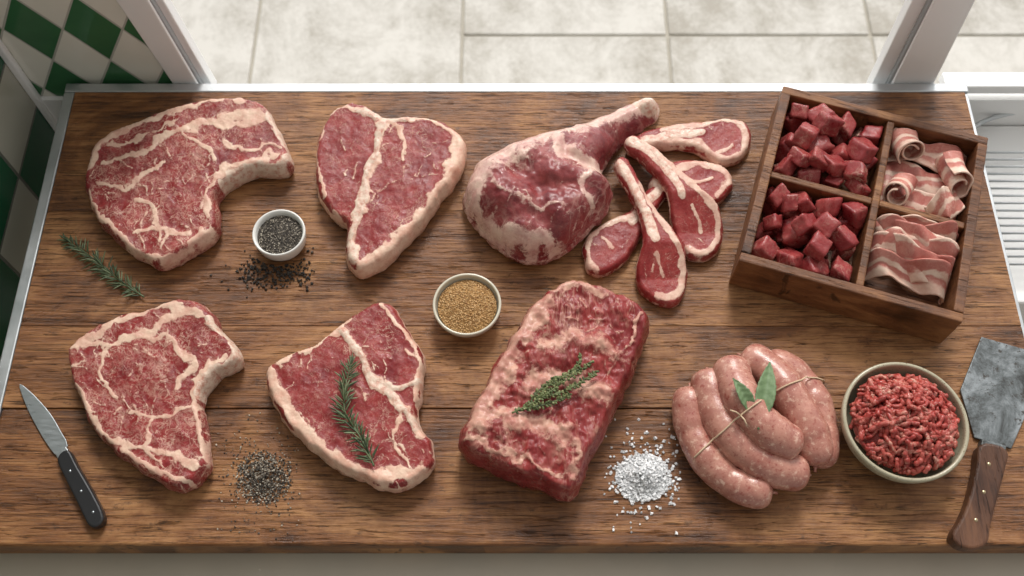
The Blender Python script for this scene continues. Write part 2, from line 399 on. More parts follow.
post('frame_left',[(88,-40),(124,-40),(202,92),(178,92)],Yp,.02,M_white,win)
M_grey=simple('window_strip_grey',(.38,.40,.41),.5)  # plain grey for the thin strips along the inner frame edges
post('frame_left_grey_strip',[(124,-40),(128,-40),(206,92),(202,92)],Yp+.004,.012,M_grey,win)
post('frame_left_return',[(126,-40),(140,-40),(216,92),(205,92)],Yp+.012,.02,M_white,win)
post('frame_right',[(955,-40),(996,-40),(930,92),(888,92)],Yp,.02,M_white,win)
post('frame_right_grey_strip',[(950,-40),(955,-40),(888,92),(884,92)],Yp+.004,.012,M_grey,win)
post('frame_right_return',[(932,-40),(950,-40),(884,92),(868,92)],Yp+.012,.02,M_white,win)
box('sill',(b.x-.02,yb+.0185,Z0-.03),(2.2,yb+.046,Z0-.012),M_white,win,.002)
# pavement outside
n=NB('pavement_stone'); oi=n.n('ShaderNodeObjectInfo'); v=n.coord(kind='Object')
f=n.noise(v,4.5,8,.72,.5); f2=n.noise(v,60,5,.75); t=n.math('ADD',n.math('MULTIPLY',f,.75),n.math('MULTIPLY',f2,.25)); t=n.math('ADD',t,n.math('MULTIPLY',oi.outputs['Random'],.10))
M_pav=n.fin(n.ramp(t,[(.44,(.37,.345,.30)),(.54,(.50,.48,.44)),(.64,(.60,.58,.54))]),.8,f2,.3)
pv=empty('pavement',(0,2,-.06))
def G(x,y): 
    d=ray(x,y); t=(-Z0-H)/d[2]; return d[0]*t,d[1]*t
xs=[G(x,40)[0] for x in (-160,48,255,462,668,872,1080,1290)]; ys=[yb+.065,G(500,35)[1],G(500,-60)[1],G(500,-60)[1]+.5]
box('mortar',(xs[0],ys[0],-.06),(xs[-1],ys[-1],-.006),simple('mortar',(.42,.39,.33),.9),pv,0)
k=0
for i in range(len(xs)-1):
    for j in range(3):
        if i in(1,2) and j<2:
            if j==1: continue
            k+=1; box('slab_%d'%k,(xs[i]+.004,ys[0]+.004,-.06),(xs[i+1]-.004,ys[2]-.004,0),M_pav,pv,.004); continue
        k+=1
        box('slab_%d'%k,(xs[i]+.004,ys[j]+.004,-.06),(xs[i+1]-.004,ys[j+1]-.004,0),M_pav,pv,.004)
# ledge + slatted vent on the right
XR=xr+.012
y1=P(1000,92).y; y2=P(1000,300,-.1).y
box('window_ledge',(XR,y2,0),(2.0,yb+.018,Z0-.11),M_white,None,.004)
rk=empty('wire_rack',(XR+.1,(y1+y2)/2,Z0-.11))
M_chr=NB('chrome'); v=M_chr.coord(); M_chr=M_chr.fin(M_chr.mix(M_chr.noise(v,20,3),(.45,.48,.50),(.65,.67,.68)),.3,Metallic=.8)
ya=y2+.05; ybk=yb-.05
J=Join()
for i in range(16):
    y=ya+(ybk-ya)*i/15; J.add(*tube_geo([(XR+.02,y,Z0-.085),(XR+.32,y,Z0-.085)],.0018,8))
J.obj('bars',M_chr,parent=rk)
J=Join()
for x in (XR+.02,XR+.32):
    J.add(*tube_geo([(x,ya-.01,Z0-.105),(x,ya-.005,Z0-.085),(x,ybk+.02,Z0-.085),(x,ybk+.025,Z0-.105)],.004,8))
J.add(*tube_geo(np.array([(XR+.02+.15*(1-math.cos(a)),ybk+.02+.06*math.sin(a),Z0-.085) for a in np.linspace(0,math.pi,16)]),.004,8))
J.obj('frame',M_chr,parent=rk)

# ================================================================ STEAKS
slab('bone_in_ribeye_steak',[(91,176),(98,152),(122,134),(160,119),(200,107),(235,103),(264,111),(280,135),(291,160),(287,172),(262,173),(240,179),(224,190),(216,204),(220,218),(215,236),(198,250),(180,261),(163,266),(145,260),(125,247),(105,228),(93,205),(88,190)],.036,M_beef,[
 ([(215,236),(180,258),(150,259),(110,230),(93,200)],3.2,'fat'),([(94,172),(108,148),(150,125),(205,110),(245,106)],4.4,'fat'),
 ([(105,168),(125,166),(140,160)],2.8,'fat'),([(140,160),(172,143),(205,131),(235,134),(262,124)],4.6,'fat',.5),
 ([(222,128),(245,122),(268,124)],6,'fat',.6),
 ([(185,140),(208,152),(218,168)],3.2,'fat',.6),([(104,190),(130,195)],2.2,'fat',.6),([(140,205),(155,213),(165,245)],2.6,'fat',.6),
 ([(130,195),(148,178),(170,170)],2.,'fat',.6),([(115,150),(150,145),(180,125)],1.8,'fat',.6),
 ([(140,240),(165,236),(195,240)],2.2,'fat',.6),([(230,150),(255,155),(280,150)],2.2,'fat',.6),
 ([(280,160),(262,166),(238,172),(219,185),(211,203),(214,222)],4,'fat'),
 ([(272,118),(284,140),(289,162),(284,171),(264,172),(241,177),(226,188)],4.0,'bone',.25)],seed=3,side_fat=.36,marb=.9,streaks=130,wp=17)
slab('t_bone_steak',[(321,142),(330,122),(345,111),(365,112),(384,123),(410,123),(440,127),(463,143),(465,160),(455,180),(430,215),(402,248),(378,268),(362,275),(350,268),(347,250),(350,230),(338,220),(324,203),(318,182),(318,160)],.036,M_beef2,[
 ([(384,126),(379,160),(369,195),(358,228),(354,262)],5.9,'fat'),([(383,128),(379,150),(373,175),(364,205),(355,240),(353,262)],3.4,'bone',.3),([(362,115),(384,125),(406,126)],3.4,'bone',.3),
 ([(335,118),(350,114),(368,118),(384,128)],5,'fat'),
 ([(395,124),(440,131),(460,147)],3.6,'fat'),([(460,147),(458,168),(442,197),(417,228),(387,258),(362,272)],7.8,'fat',.3),
 ([(384,128),(404,140),(402,165)],2.4,'fat',.6),([(325,200),(319,165),(328,128)],2,'fat'),([(347,225),(338,215)],4,'fat')],seed=11,side_fat=.85,marb=.8,streaks=55,sdir=2.1,wp=14)
slab('bone_in_ribeye_steak',[(74,352),(92,336),(120,322),(155,312),(185,303),(208,312),(224,335),(241,356),(238,366),(215,379),(203,400),(205,425),(210,450),(208,470),(195,485),(178,489),(160,480),(135,465),(105,440),(90,415),(78,385),(73,366)],.036,M_beef,[
 ([(195,483),(160,475),(108,437),(82,388)],3.4,'fat'),([(79,355),(120,328),(180,309)],4.4,'fat'),
 ([(86,350),(122,348),(155,336),(182,318),(205,320)],4.8,'fat',.6),([(170,315),(200,318)],5,'fat',.6),
 ([(115,355),(106,378),(122,405)],2.8,'fat',.6),([(135,412),(158,421),(200,412)],2.8,'fat',.6),([(155,338),(182,350),(196,372),(182,392)],3.8,'fat',.6),
 ([(158,421),(150,450),(170,470)],2.4,'fat',.6),
 ([(130,452),(165,455),(195,468)],4.6,'fat',.6),
 ([(228,362),(210,374),(198,398),(200,430),(206,462)],4,'fat'),
 ([(212,320),(228,342),(239,358),(232,369),(215,377),(204,396)],4.0,'bone',.25)],seed=23,side_fat=.40,marb=.9,streaks=130,wp=17)
slab('t_bone_steak',[(270,372),(290,359),(315,350),(335,334),(355,320),(380,307),(393,312),(405,330),(420,352),(423,375),(420,400),(418,422),(431,448),(433,466),(420,479),(398,490),(375,485),(350,474),(320,455),(290,426),(274,400)],.036,M_beef2,[
 ([(273,374),(281,400),(300,428),(335,459),(375,480),(420,474)],7.8,'fat',.3),
 ([(344,332),(362,362),(382,395),(405,412),(422,440)],5.9,'fat'),([(346,336),(362,362),(380,390),(402,410),(418,432)],3.6,'bone',.3),
 ([(282,366),(315,354),(338,338),(352,326)],3.4,'fat'),([(382,395),(405,390),(421,385)],4.2,'fat'),([(384,394),(418,386)],3.2,'bone',.3),
 ([(380,311),(403,335),(419,362),(419,410)],3.2,'fat'),([(405,412),(395,440),(410,470)],2,'fat',.6)],seed=31,side_fat=.85,marb=.8,streaks=55,sdir=.9,wp=14)
# ---- leg of lamb
shank=cr([(560,165),(600,130),(648,98)],False,4)
def legdome(V):
    d=pdist(V,np.array([(515,195.),(560,190),(580,200)])); body=np.clip(1-(d/85)**2,0.0,1)**.5
    d2=pdist(V,shank); t=np.clip((V[:,0]-570)/80,0,1); sh=(.62-.22*t)*np.clip(1-(d2/34)**2,0,1)**.5
    knob=.5*np.clip(1-((np.hypot(V[:,0]-648,V[:,1]-98))/18)**2,0,1)**.5
    r=np.maximum(np.maximum(body,sh),knob)
    for pl,w,am in (([(500,160),(530,195),(590,200)],9,.10),([(575,135),(565,165),(600,178)],7,.14),([(490,225),(530,225),(560,240)],8,.09),([(545,150),(535,185),(545,225)],7,.07)):
        q=pdist(V,cr(pl,False,4)); r=r*(1-am*np.exp(-(q/w)**2))
    return r
slab('leg_of_lamb',[(465,188),(474,166),(500,149),(530,136),(560,124),(590,112),(620,99),(643,89),(657,90),(660,102),(650,112),(625,127),(609,148),(600,165),(611,183),(606,205),(588,222),(570,240),(545,250),(520,251),(500,240),(480,222),(467,205)],.085,M_lamb,[
 ([(466,200),(482,170),(520,147),(560,130)],18,'fat',.5,1),([(575,126),(610,112),(655,97)],15,'fat',.7,.85),([(480,178),(515,172),(530,158)],9,'fat',.8,.7),
 ([(472,212),(510,243),(560,245)],7,'fat',.6,.9),([(490,190),(515,212),(560,215)],3.5,'fat',.6,.65),([(602,165),(582,190),(592,215)],5,'fat',.6,.8),([(555,135),(562,165),(600,172)],8,'fat',.6,.9),
 ([(535,170),(575,180)],8,'fat',.9,.38),([(560,225),(592,212)],7,'fat',.9,.4),([(643,90),(656,104)],9,'bone')],
 R=26,edge=.35,bump=.006,side_fat=.40,seed=41,dome=legdome,marb=.7,flare=-.05,wsc=1,wp=20,streaks=24,s=1.7)
# ---- lamb rib chops
def chop(outl,bone,eye,fatl,seed,zb=None,T=.018):
    return slab('lamb_rib_chop',outl,T,M_chop,[(fatl,4.8,'fat'),(bone,3.8,'bone',.3)]+[(e_,2.2,'fat') for e_ in eye],R=4,s=1.5,marb=.6,side_fat=.6,seed=seed,zb=zb,edge=.65,bump=.001,jit=.7,wp=7,streaks=5)
chop([(628,147),(640,136),(665,128),(700,124),(733,121),(748,130),(749,148),(738,162),(718,166),(705,157),(690,150),(662,148),(640,154),(630,153)],
     [(632,149),(665,139),(700,136)],[[(715,158),(730,150)]],[(640,150),(665,146),(695,146),(716,162),(738,158),(745,140),(733,124),(700,127),(660,132)],51)
chop([(586,262),(583,250),(590,236),(608,222),(628,214),(640,200),(652,188),(664,186),(666,196),(654,212),(643,232),(632,252),(618,268),(600,276),(588,272)],
     [(659,191),(645,206),(632,224)],[[(600,240),(612,250)]],[(655,193),(630,218),(600,230),(588,245),(588,262),(596,272)],53)
chop([(650,182),(665,168),(690,162),(718,166),(731,178),(729,192),(716,204),(696,204),(680,199),(664,198),(652,192)],
     [(652,186),(668,184)],[[(690,185),(712,182)]],[(652,190),(672,176),(695,166),(718,170),(728,182),(716,200)],57)
chop([(623,151),(630,146),(642,149),(660,163),(680,181),(700,198),(716,213),(722,232),(718,251),(703,260),(688,257),(675,240),(670,220),(665,198),(652,181),(636,166),(625,158)],
     [(628,152),(650,166),(668,184),(680,205)],[[(690,215),(700,235)]],[(640,152),(675,182),(710,212),(717,235),(712,250),(700,257),(688,252)],59,
     zb=lambda V:.019*np.clip((236-V[:,1])/34,0,1))
chop([(613,173),(618,167),(626,170),(637,188),(648,208),(662,228),(678,248),(685,270),(684,294),(674,306),(656,303),(640,290),(636,270),(642,248),(638,224),(628,203),(617,184)],
     [(618,172),(634,200),(646,228),(652,248)],[[(655,262),(662,280)]],[(640,195),(660,232),(680,262),(680,292),(670,302),(655,299)],61,
     zb=lambda V:.019*np.clip((282-V[:,1])/30,0,1))
# ---- boneless loin
slab('beef_loin_roast',[(553,296),(576,289),(610,299),(638,314),(646,328),(634,362),(618,396),(600,430),(585,462),(572,490),(562,493),(520,476),(470,453),(463,440),(478,408),(500,368),(520,335),(537,310)],.064,M_loin,[
 ([(543,312),(520,347),(496,390),(476,430)],11,'fat',.5,1),([(545,352),(585,350),(612,360)],12,'fat',.8,.8),([(530,388),(580,394),(604,404)],13,'fat',.8,.88),
 ([(490,424),(530,430),(565,442)],13,'fat',.8,.92),([(560,440),(582,455),(572,480)],5,'fat',.7,.7),([(470,442),(520,465),(560,484)],3.5,'fat',.6,.8),
 ([(555,300),(578,293),(606,302)],4,'fat',.6,.8),([(640,325),(625,360)],2.0,'fat')],
 R=8,edge=.86,bump=.008,side_fat=.10,seed=71,marb=.85,flare=.05,wsc=1,wp=24,streaks=80,sdir=2.15,jit=1.4)

# ================================================================ SAUSAGES
n=NB('sausage_casing'); v=n.coord(); f=n.noise(v,130,5,.7); f2=n.noise(v,38,5,.65)
c=n.mix(n.mr(f2,.32,.68),(.35,.13,.10),(.53,.26,.195)); c=n.mix(n.math('MULTIPLY',n.mr(f,.55,.65),.85),c,(.68,.44,.34)); c=n.mix(n.math('MULTIPLY',n.mr(f,.43,.35),.9),c,(.28,.065,.05))
M_saus=n.fin(c,n.mr(f2,.3,.7,.18,.34),n.noise(v,220,5,.7),.3,.0012,Specular_IOR_Level=.5)
J=Join(); samples=[]
for pts,r,zs in (([(690,388),(691,425),(710,463),(742,487),(772,492)],17,(1,1,1,1,1)),
  ([(708,372),(716,412),(742,448),(775,468),(806,474)],18.5,(1.25,1.6,1.7,1.5,1.05)),
  ([(728,362),(742,398),(768,430),(798,448)],19,(1.7,2.5,2.5,1.9)),
  ([(742,356),(772,374),(795,406),(812,440),(815,466)],19,(1.0,1.5,1.7,1.4,1.05)),
  ([(762,362),(792,374),(814,404),(821,440),(816,466)],17,(1,1,1,1,1)),):
    r_=r/800; c3=np.array([list(P(x,y,r_*z)) for (x,y),z in zip(pts,zs)]); c3=cr(c3,False,.003)
    m=len(c3); arc=np.linspace(0,1,m); L=np.linalg.norm(np.diff(c3,axis=0),axis=1).sum()
    dd=np.minimum(arc,1-arc)*L; rr=r_*np.sqrt(np.clip(1-(1-np.clip(dd/(r_*.9),0,1))**2,0.03,1))*(1+.03*np.sin(arc*19+r)+.012*np.sin(arc*51+r*3))
    c3[:,2]=np.maximum(c3[:,2],Z0+rr+.001)
    J.add(*tube_geo(c3,rr,32)); samples.append((c3,rr))
    for ei,dr in ((0,-1),(-1,1)):
        q=c3[ei]; tt=(c3[1]-c3[0]) if ei==0 else (c3[-1]-c3[-2]); tt=tt/np.linalg.norm(tt)*dr
        J.add(*tube_geo(np.array([q,q+tt*.003,q+tt*.006+np.array([0,0,-.002])]),np.array([.003,.0016,.0022]),8))
sb=empty('sausage_bundle',P(755,430)); J.obj('sausages',M_saus,parent=sb)
def top_h(X,Y):
    best=Z0
    for c3,rr in samples:
        d=np.hypot(c3[:,0]-X,c3[:,1]-Y); m=d<rr
        if m.any(): best=max(best,(c3[m,2]+np.sqrt(rr[m]**2-d[m]**2)).max())
    return best
M_twine=simple('butcher_twine',(.60,.45,.30),.8,.2,300,.6)
J=Join()
for pl in ([(690,462),(702,450),(722,432),(745,412),(768,396),(790,384),(812,378),(824,381)],):
    w=[]
    for x,y in cr(pl,False,3):
        p=P(x,y,.05); 
        for _ in range(3): h=top_h(p.x,p.y); p=P(x,y,h-Z0)
        w.append((p.x,p.y,h+.0012))
    w=np.array(w); zz=w[:,2].copy()
    for _ in range(3): w[1:-1,2]=np.maximum(zz[1:-1],(w[:-2,2]+w[2:,2])/2)
    J.add(*tube_geo(w,.0010,8))
    q=w[len(w)//2-4]
    for dx,dy in ((-.012,.006),(.006,-.013)): J.add(*tube_geo(np.array([q,q+np.array([dx*.5,dy*.5,.004]),q+np.array([dx,dy,.001])]),.0010,8))
J.obj('butcher_twine',M_twine,parent=sb)
n=NB('sage_leaf_green'); v=n.coord(); f=n.noise(v,160,4); M_sage=n.fin(n.mix(f,(.075,.13,.055),(.19,.28,.13)),.6,f,.5,.001)
J=Join()
for (x0,y0),(x1,y1),wd in (((752,412),(733,378),.0085),((760,420),(770,362),.0115)):
    A=P(x0,y0,.078);B=P(x1,y1,.088 if x1<750 else .074); d=B-A; L=d.length; d.normalize(); s_=d.cross(Vector((0,0,1))).normalized(); u=s_.cross(d)
    V=[];Fc=[];nu,nv=24,9
    for i in range(nu):
        t=i/(nu-1); w=wd*math.sin(math.pi*min(t*.93+.05,1)**.8)*(1+.04*math.sin(i*2.6))
        for j in range(nv):
            q=(j/(nv-1)-.5)*2; V.append(A+d*(L*t)+s_*(w*q)+u*(abs(q)*w*.45+.004*math.sin(math.pi*t)+.0006*math.sin(i*1.7+abs(q)*5)))
    for i in range(nu-1):
        for j in range(nv-1): k=i*nv+j; Fc.append((k,k+1,k+nv+1,k+nv))
    J.add(np.array([list(p) for p in V]),Fc)
    J.add(*tube_geo(np.array([list(A-d*.012),list(A),list(A+d*L*.9)]),np.array([.0012,.001,.0004]),6))
o=J.obj('sage_leaves',M_sage); m=o.modifiers.new('s','SOLIDIFY'); m.thickness=.0006

# ================================================================ BOWLS
n=NB('stoneware_glaze'); v=n.coord(); f=n.noise(v,60,5,.6); f2=n.noise(v,500,2)
M_bowl=n.fin(n.mix(n.mr(f2,.62,.68),n.mix(f,(.34,.31,.21),(.46,.42,.31)),(.16,.12,.07)),.25)
M_cream=simple('cream_glaze',(.60,.56,.45),.2,.08,20,.02); M_cer=simple('white_ceramic',(.74,.73,.69),.2,.04,20,.02)
def bowlprof(R,h,t,foot):
    o=[(foot*.9,.001),(foot,.0015)]+[(foot+(R-foot)*math.sin(a),.003+(h-.003)*(1-math.cos(a))) for a in np.linspace(.15,math.pi/2,12)]
    o+=[(R-t*.3,h+t*.35),(R-t*.8,h+t*.3)]
    o+=[((foot-t*.2)+(R-t-foot+t*.2)*math.sin(a),t+.003+(h-t-.003)*(1-math.cos(a))) for a in np.linspace(math.pi/2,.1,14)]+[(foot*.2,t+.003)]
    return o
C=P(905,421,.048); lathe('mince_bowl',bowlprof(.0755,.05,.005,.035),C,M_bowl)
M_mince=meat_mat('ground_beef_meat',(.27,.023,.021),(.48,.078,.06),FAT1,(.72,.38,.28),vs=80,vw=.03,rough=.28,spec=.42)
J=Join()
def mince_top(r): return .040+.034*max(0,1-(r/.068)**2)
gv=[];nf=[] 
for i in range(18):
    r=.061*i/17
    for k in range(36): a=2*math.pi*k/36; gv.append((C[0]+r*math.cos(a),C[1]+r*math.sin(a),Z0+mince_top(r)-.008))
for i in range(17):
    for k in range(36): a=i*36+k;b=i*36+(k+1)%36; nf.append((a,a+36,b+36,b))
J.add(np.array(gv),nf,marb=.8,fat=0.,bone=0.)
for i in range(520):
    r=.062*math.sqrt(random.random()); a=random.uniform(0,6.28); h=random.uniform(-.006,.005)
    p=np.array([C[0]+r*math.cos(a),C[1]+r*math.sin(a),0]); ang=random.uniform(0,6.28); L=random.uniform(.009,.025); curv=random.uniform(-140,140)
    pts=[];m=10;st=L/m; zt_=random.uniform(-.15,.15)
    for k in range(m):
        rr=math.hypot(p[0]-C[0],p[1]-C[1]); 
        if rr>.0650: break
        pts.append((p[0],p[1],Z0+mince_top(rr)+h+.0015*math.sin(k*.7+i)+zt_*k*st)); p=p+np.array([math.cos(ang),math.sin(ang),0])*st; ang+=curv*st
    if len(pts)<4: continue
    w=.0026*random.uniform(.75,1.3); rd=w*(1+.12*np.sin(np.arange(len(pts))*2.1+i)+rng.uniform(-.14,.14,len(pts))); rd[0]*=.7; rd[-1]*=.7
    J.add(*tube_geo(pts,rd,9),marb=random.choice([.3,.6,1]),fat=random.choice([0,0,0,0,0,.05,.30,.40]),bone=0.)
J.obj('ground_beef',M_mince)
def disc_pts(n_,R,c,hf): 
    o=[]
    for i in range(n_):
        r=R*math.sqrt(random.random()); a=random.uniform(0,6.28); o.append((c[0]+r*math.cos(a),c[1]+r*math.sin(a),Z0+hf(r)+random.uniform(0,.0012)))
    return o
def mound(name,C,R,hf,mat,parent=None):
    V=[];Fc=[]
    for i in range(12):
        r=R*i/11
        for k in range(40): a=2*math.pi*k/40; V.append((C[0]+r*math.cos(a),C[1]+r*math.sin(a),Z0+hf(r)))
    for i in range(11):
        for k in range(40): a=i*40+k;b=i*40+(k+1)%40; Fc.append((a,a+40,b+40,b))
    return mkobj(name,V,Fc,mat,parent=parent)
C=P(279,233,.03); lathe('pepper_ramekin',[(.024,.001),(.028,.002),(.033,.012),(.0355,.03),(.035,.0325),(.033,.0325),(.031,.028),(.028,.012),(.02,.006),(.004,.006)],C,M_cer)
hf=lambda r:.024+.004*max(0,1-(r/.03)**2)
M_pep=island('cracked_pepper',[(0,(.02,.016,.014)),(.45,(.09,.075,.062)),(.75,(.27,.23,.18)),(1,(.60,.54,.44))],.7)
g=empty('ground_pepper',(C[0],C[1],Z0+.02)); mound('mound',C,.0303,hf,simple('pepper_bed',(.07,.06,.05),.9,.5,600,.8),g)
grains('grains',disc_pts(1300,.0295,C,hf),.0009,M_pep,parent=g)
C=P(467,304,.03); lathe('seasoning_bowl',bowlprof(.0445,.03,.0035,.022),C,M_cream)
hf=lambda r:.022+.008*max(0,1-(r/.039)**2)
M_sug=island('brown_seasoning',[(0,(.30,.15,.055)),(.5,(.52,.31,.12)),(1,(.72,.50,.26))],.7)
g=empty('brown_seasoning',(C[0],C[1],Z0+.02)); mound('mound',C,.0385,hf,simple('seasoning_bed',(.42,.24,.09),.9,.4,500,.8),g)
grains('grains',disc_pts(2200,.038,C,hf),.0010,M_sug,parent=g)
def spill(name,cx,cy,sx,sy,n_,size,mat,pile=0,base=ICO,scatter=0,sc=1.6,ok=None):
    pos=[]
    for i in range(n_):
        gx,gy=random.gauss(0,1),random.gauss(0,1); f_=sc if i<scatter else 1
        if f_==1:
            r=math.hypot(gx,gy); 
            if r>1.9: q_=random.uniform(.6,1.9)/r; gx*=q_;gy*=q_
        X_,Y_=cx+sx*gx*f_*.5,cy+sy*gy*f_*.5
        if ok and not ok(X_,Y_): continue
        p=P(X_,Y_); q=math.hypot(gx,gy)*f_
        h=pile*math.exp(-q*q*.9)*random.random()+size*.5 ; pos.append((p.x,p.y,Z0+h))
    return grains(name,pos,size,mat,base)
M_pc=island('black_peppercorn',[(0,(.012,.01,.009)),(.7,(.035,.028,.022)),(1,(.08,.06,.045))],.6)
okp=lambda x,y: math.hypot(x-279,(y-236))>31 and not (x<228 and y<262) and x<316
spill('spilled_peppercorns',276,272,42,18,330,.0019,M_pc,.003,scatter=90,sc=1.4,ok=okp)
spill('coarse_ground_pepper',264,478,30,28,1900,.0011,M_pep,.009,scatter=420,sc=1.8,ok=lambda x,y:x>216 and x<300)
M_salt=NB('sea_salt'); g=M_salt.n('ShaderNodeNewGeometry'); M_salt=M_salt.fin(M_salt.ramp(g.outputs['Random Per Island'],[(0,(.50,.51,.52)),(.5,(.72,.73,.74)),(1,(.90,.90,.90))]),.3)
spill('sea_salt',643,478,29,25,2000,.0014,M_salt,.018,CUBE,scatter=300,sc=1.8,ok=lambda x,y:x>604 and x<680)

# ================================================================ HERBS
def needle(J,p,d,L,w,up):
    d=d/np.linalg.norm(d); s=np.cross(d,up); s/=np.linalg.norm(s)+1e-9; u=np.cross(s,d)
    V=[p];ts=(.2,.55,.85); ws=(.8,1,.6)
    for t,k in zip(ts,ws):
        c=p+d*L*t-u*(L*.12*t*t)
        V+= [c+s*w*k,c+u*w*.35*k,c-s*w*k,c-u*w*.35*k]
    V.append(p+d*L-u*L*.12); Fc=[]
    for k in range(4): Fc.append((0,1+k,1+(k+1)%4))
    for r in range(2):
        for k in range(4): a=1+r*4+k;b=1+r*4+(k+1)%4; Fc.append((a,a+4,b+4,b))
    for k in range(4): Fc.append((13,9+(k+1)%4,9+k))
    J.add(np.array(V),Fc)
n=NB('rosemary_green'); g=n.n('ShaderNodeNewGeometry'); M_ros=n.fin(n.ramp(g.outputs['Random Per Island'],[(0,(.03,.05,.022)),(.6,(.085,.12,.05)),(1,(.20,.24,.13))]),.5)
M_thy=NB('thyme_green'); g=M_thy.n('ShaderNodeNewGeometry'); M_thy=M_thy.fin(M_thy.ramp(g.outputs['Random Per Island'],[(0,(.05,.07,.02)),(.6,(.12,.15,.05)),(1,(.28,.29,.13))]),.5)
def sprig(name,pl,z,L,w,mat,step=.0034,lift=.004,spread=48,hz=None,k=3):
    J=Join(); c=np.array([list(P(x,y,z)) for x,y in pl]); c=cr(c,False,step); m=len(c)
    c[:,2]+=lift*np.sin(np.linspace(0,math.pi,m))*.5
    zfl=Z0+z-lift*.3
    V,Fc=tube_geo(c,np.linspace(.0013,.0006,m),6); J.add(V,Fc)
    T=np.gradient(c,axis=0); T/=np.linalg.norm(T,axis=1)[:,None]
    for i in range(2,m):
        s=np.cross(T[i],[0,0,1.]); s/=np.linalg.norm(s); u=np.cross(s,T[i])
        tt=i/m; LL=L*(1-.35*abs(tt-.4)*2*.6)*(1 if tt<.9 else .75)
        for q in range(k):
            a=random.uniform(-.5,math.pi+.5); sp=math.radians(random.gauss(spread,13)*(1 if tt<.93 else .45))
            d=T[i]*math.cos(sp)+(s*math.cos(a)+u*math.sin(a)*.55)*math.sin(sp); l=LL*random.uniform(.65,1.15)
            if c[i][2]+d[2]*l<zfl: d[2]=(zfl-c[i][2])/l
            needle(J,c[i].copy(),d,l,w,np.array([0,0,1.]))
    return J,c
def fin(J,name,mat): return J.obj(name,mat)
J,_=sprig('r',[(144,297),(120,281),(95,260),(66,240)],.005,.023,.0010,M_ros,.0036,k=3); fin(J,'rosemary_sprig',M_ros)
J,_=sprig('r',[(374,466),(362,440),(346,415),(345,390),(352,362)],.043,.023,.0010,M_ros,.0033); fin(J,'rosemary_sprig',M_ros)
JJ=Join()
for pl in ([(512,413),(535,402),(560,385),(592,362)],[(535,402),(550,385),(575,370),(580,355)],[(545,397),(568,390),(597,372)],[(522,409),(545,405),(570,395)],[(530,402),(542,388),(556,378)]):
    J,_=sprig('t',pl,.071,.0056,.0016,M_thy,.0036,spread=60,k=4)
    JJ.add(np.vstack(J.v),J.f)
JJ.obj('thyme_sprig',M_thy)

# ================================================================ DIVIDED CRATE
hb=.07
c4=[P(*q,hb) for q in ((789,87),(992,138),(959,322),(733,258))]   # TL TR BR BL
TL,TR,BR,BL=c4; ctr=(TL+TR+BR+BL)/4; ux=((TR-TL)+(BR-BL)).normalized(); uy=Vector((-ux.y,ux.x,0))
wu=((TR-TL).dot(ux)+(BR-BL).dot(ux))/2; wv=((TL-BL).dot(uy)+(TR-BR).dot(uy))/2
crate=empty('divided_wooden_crate',(ctr.x,ctr.y,Z0)); rz=math.atan2(ux.y,ux.x); crate.rotation_euler=(0,0,rz)
def lbox(name,lo,hi,mat=M_boxw,bev=.0018):
    v=[(x,y,z) for x in(lo[0],hi[0]) for y in(lo[1],hi[1]) for z in(lo[2],hi[2])]
    o=mkobj(name,v,CUBE[1],mat,smooth=False); o.parent=crate
    m=o.modifiers.new('b','BEVEL'); m.width=bev;m.segments=3
U=wu/2;Vv=wv/2;t=.013
lbox('bottom',(-U+.002,-Vv+.002,.001),(U-.002,Vv-.002,.018))
lbox('side_front',(-U,-Vv,.0005),(U,-Vv+t,hb)); lbox('side_back',(-U,Vv-t,.0005),(U,Vv,hb))
lbox('side_left',(-U,-Vv+t,.0005),(-U+t,Vv-t,hb+.001)); lbox('side_right',(U-t,-Vv+t,.0005),(U,Vv-t,hb+.001))
du=.012; dv=-.002
lbox('divider_long',(du-.005,-Vv+t,.01),(du+.005,Vv-t,hb-.002)); lbox('divider_left',(-U+t,dv-.005,.01),(du-.005,dv+.005,hb-.003)); lbox('divider_right',(du+.005,dv-.005,.01),(U-t,dv+.005,hb-.003))
RM=np.array([[ux.x,uy.x,0],[ux.y,uy.y,0],[0,0,1.]])
def rcube(nn=8):
    V=[];Fc=[];idx={}
    def vid(p):
        k=tuple(np.round(p,5))
        if k not in idx:
            idx[k]=len(V); q=np.array(p); s=np.clip(q,-.80,.80); d=q-s; L=np.linalg.norm(d); V.append(s+d/(L+1e-9)*.20 if L>0 else q)
        return idx[k]
    g=np.linspace(-1,1,nn)
    for ax in range(3):
        for sg in(-1,1):
            for i in range(nn-1):
                for j in range(nn-1):
                    q=[]
                    for a,b in((i,j),(i+1,j),(i+1,j+1),(i,j+1)):
                        p=[0,0,0];p[ax]=sg;p[(ax+1)%3]=g[a];p[(ax+2)%3]=g[b];q.append(vid(p))
                    Fc.append(tuple(q if sg>0 else q[::-1]))
    return np.array(V),Fc
RC=rcube()
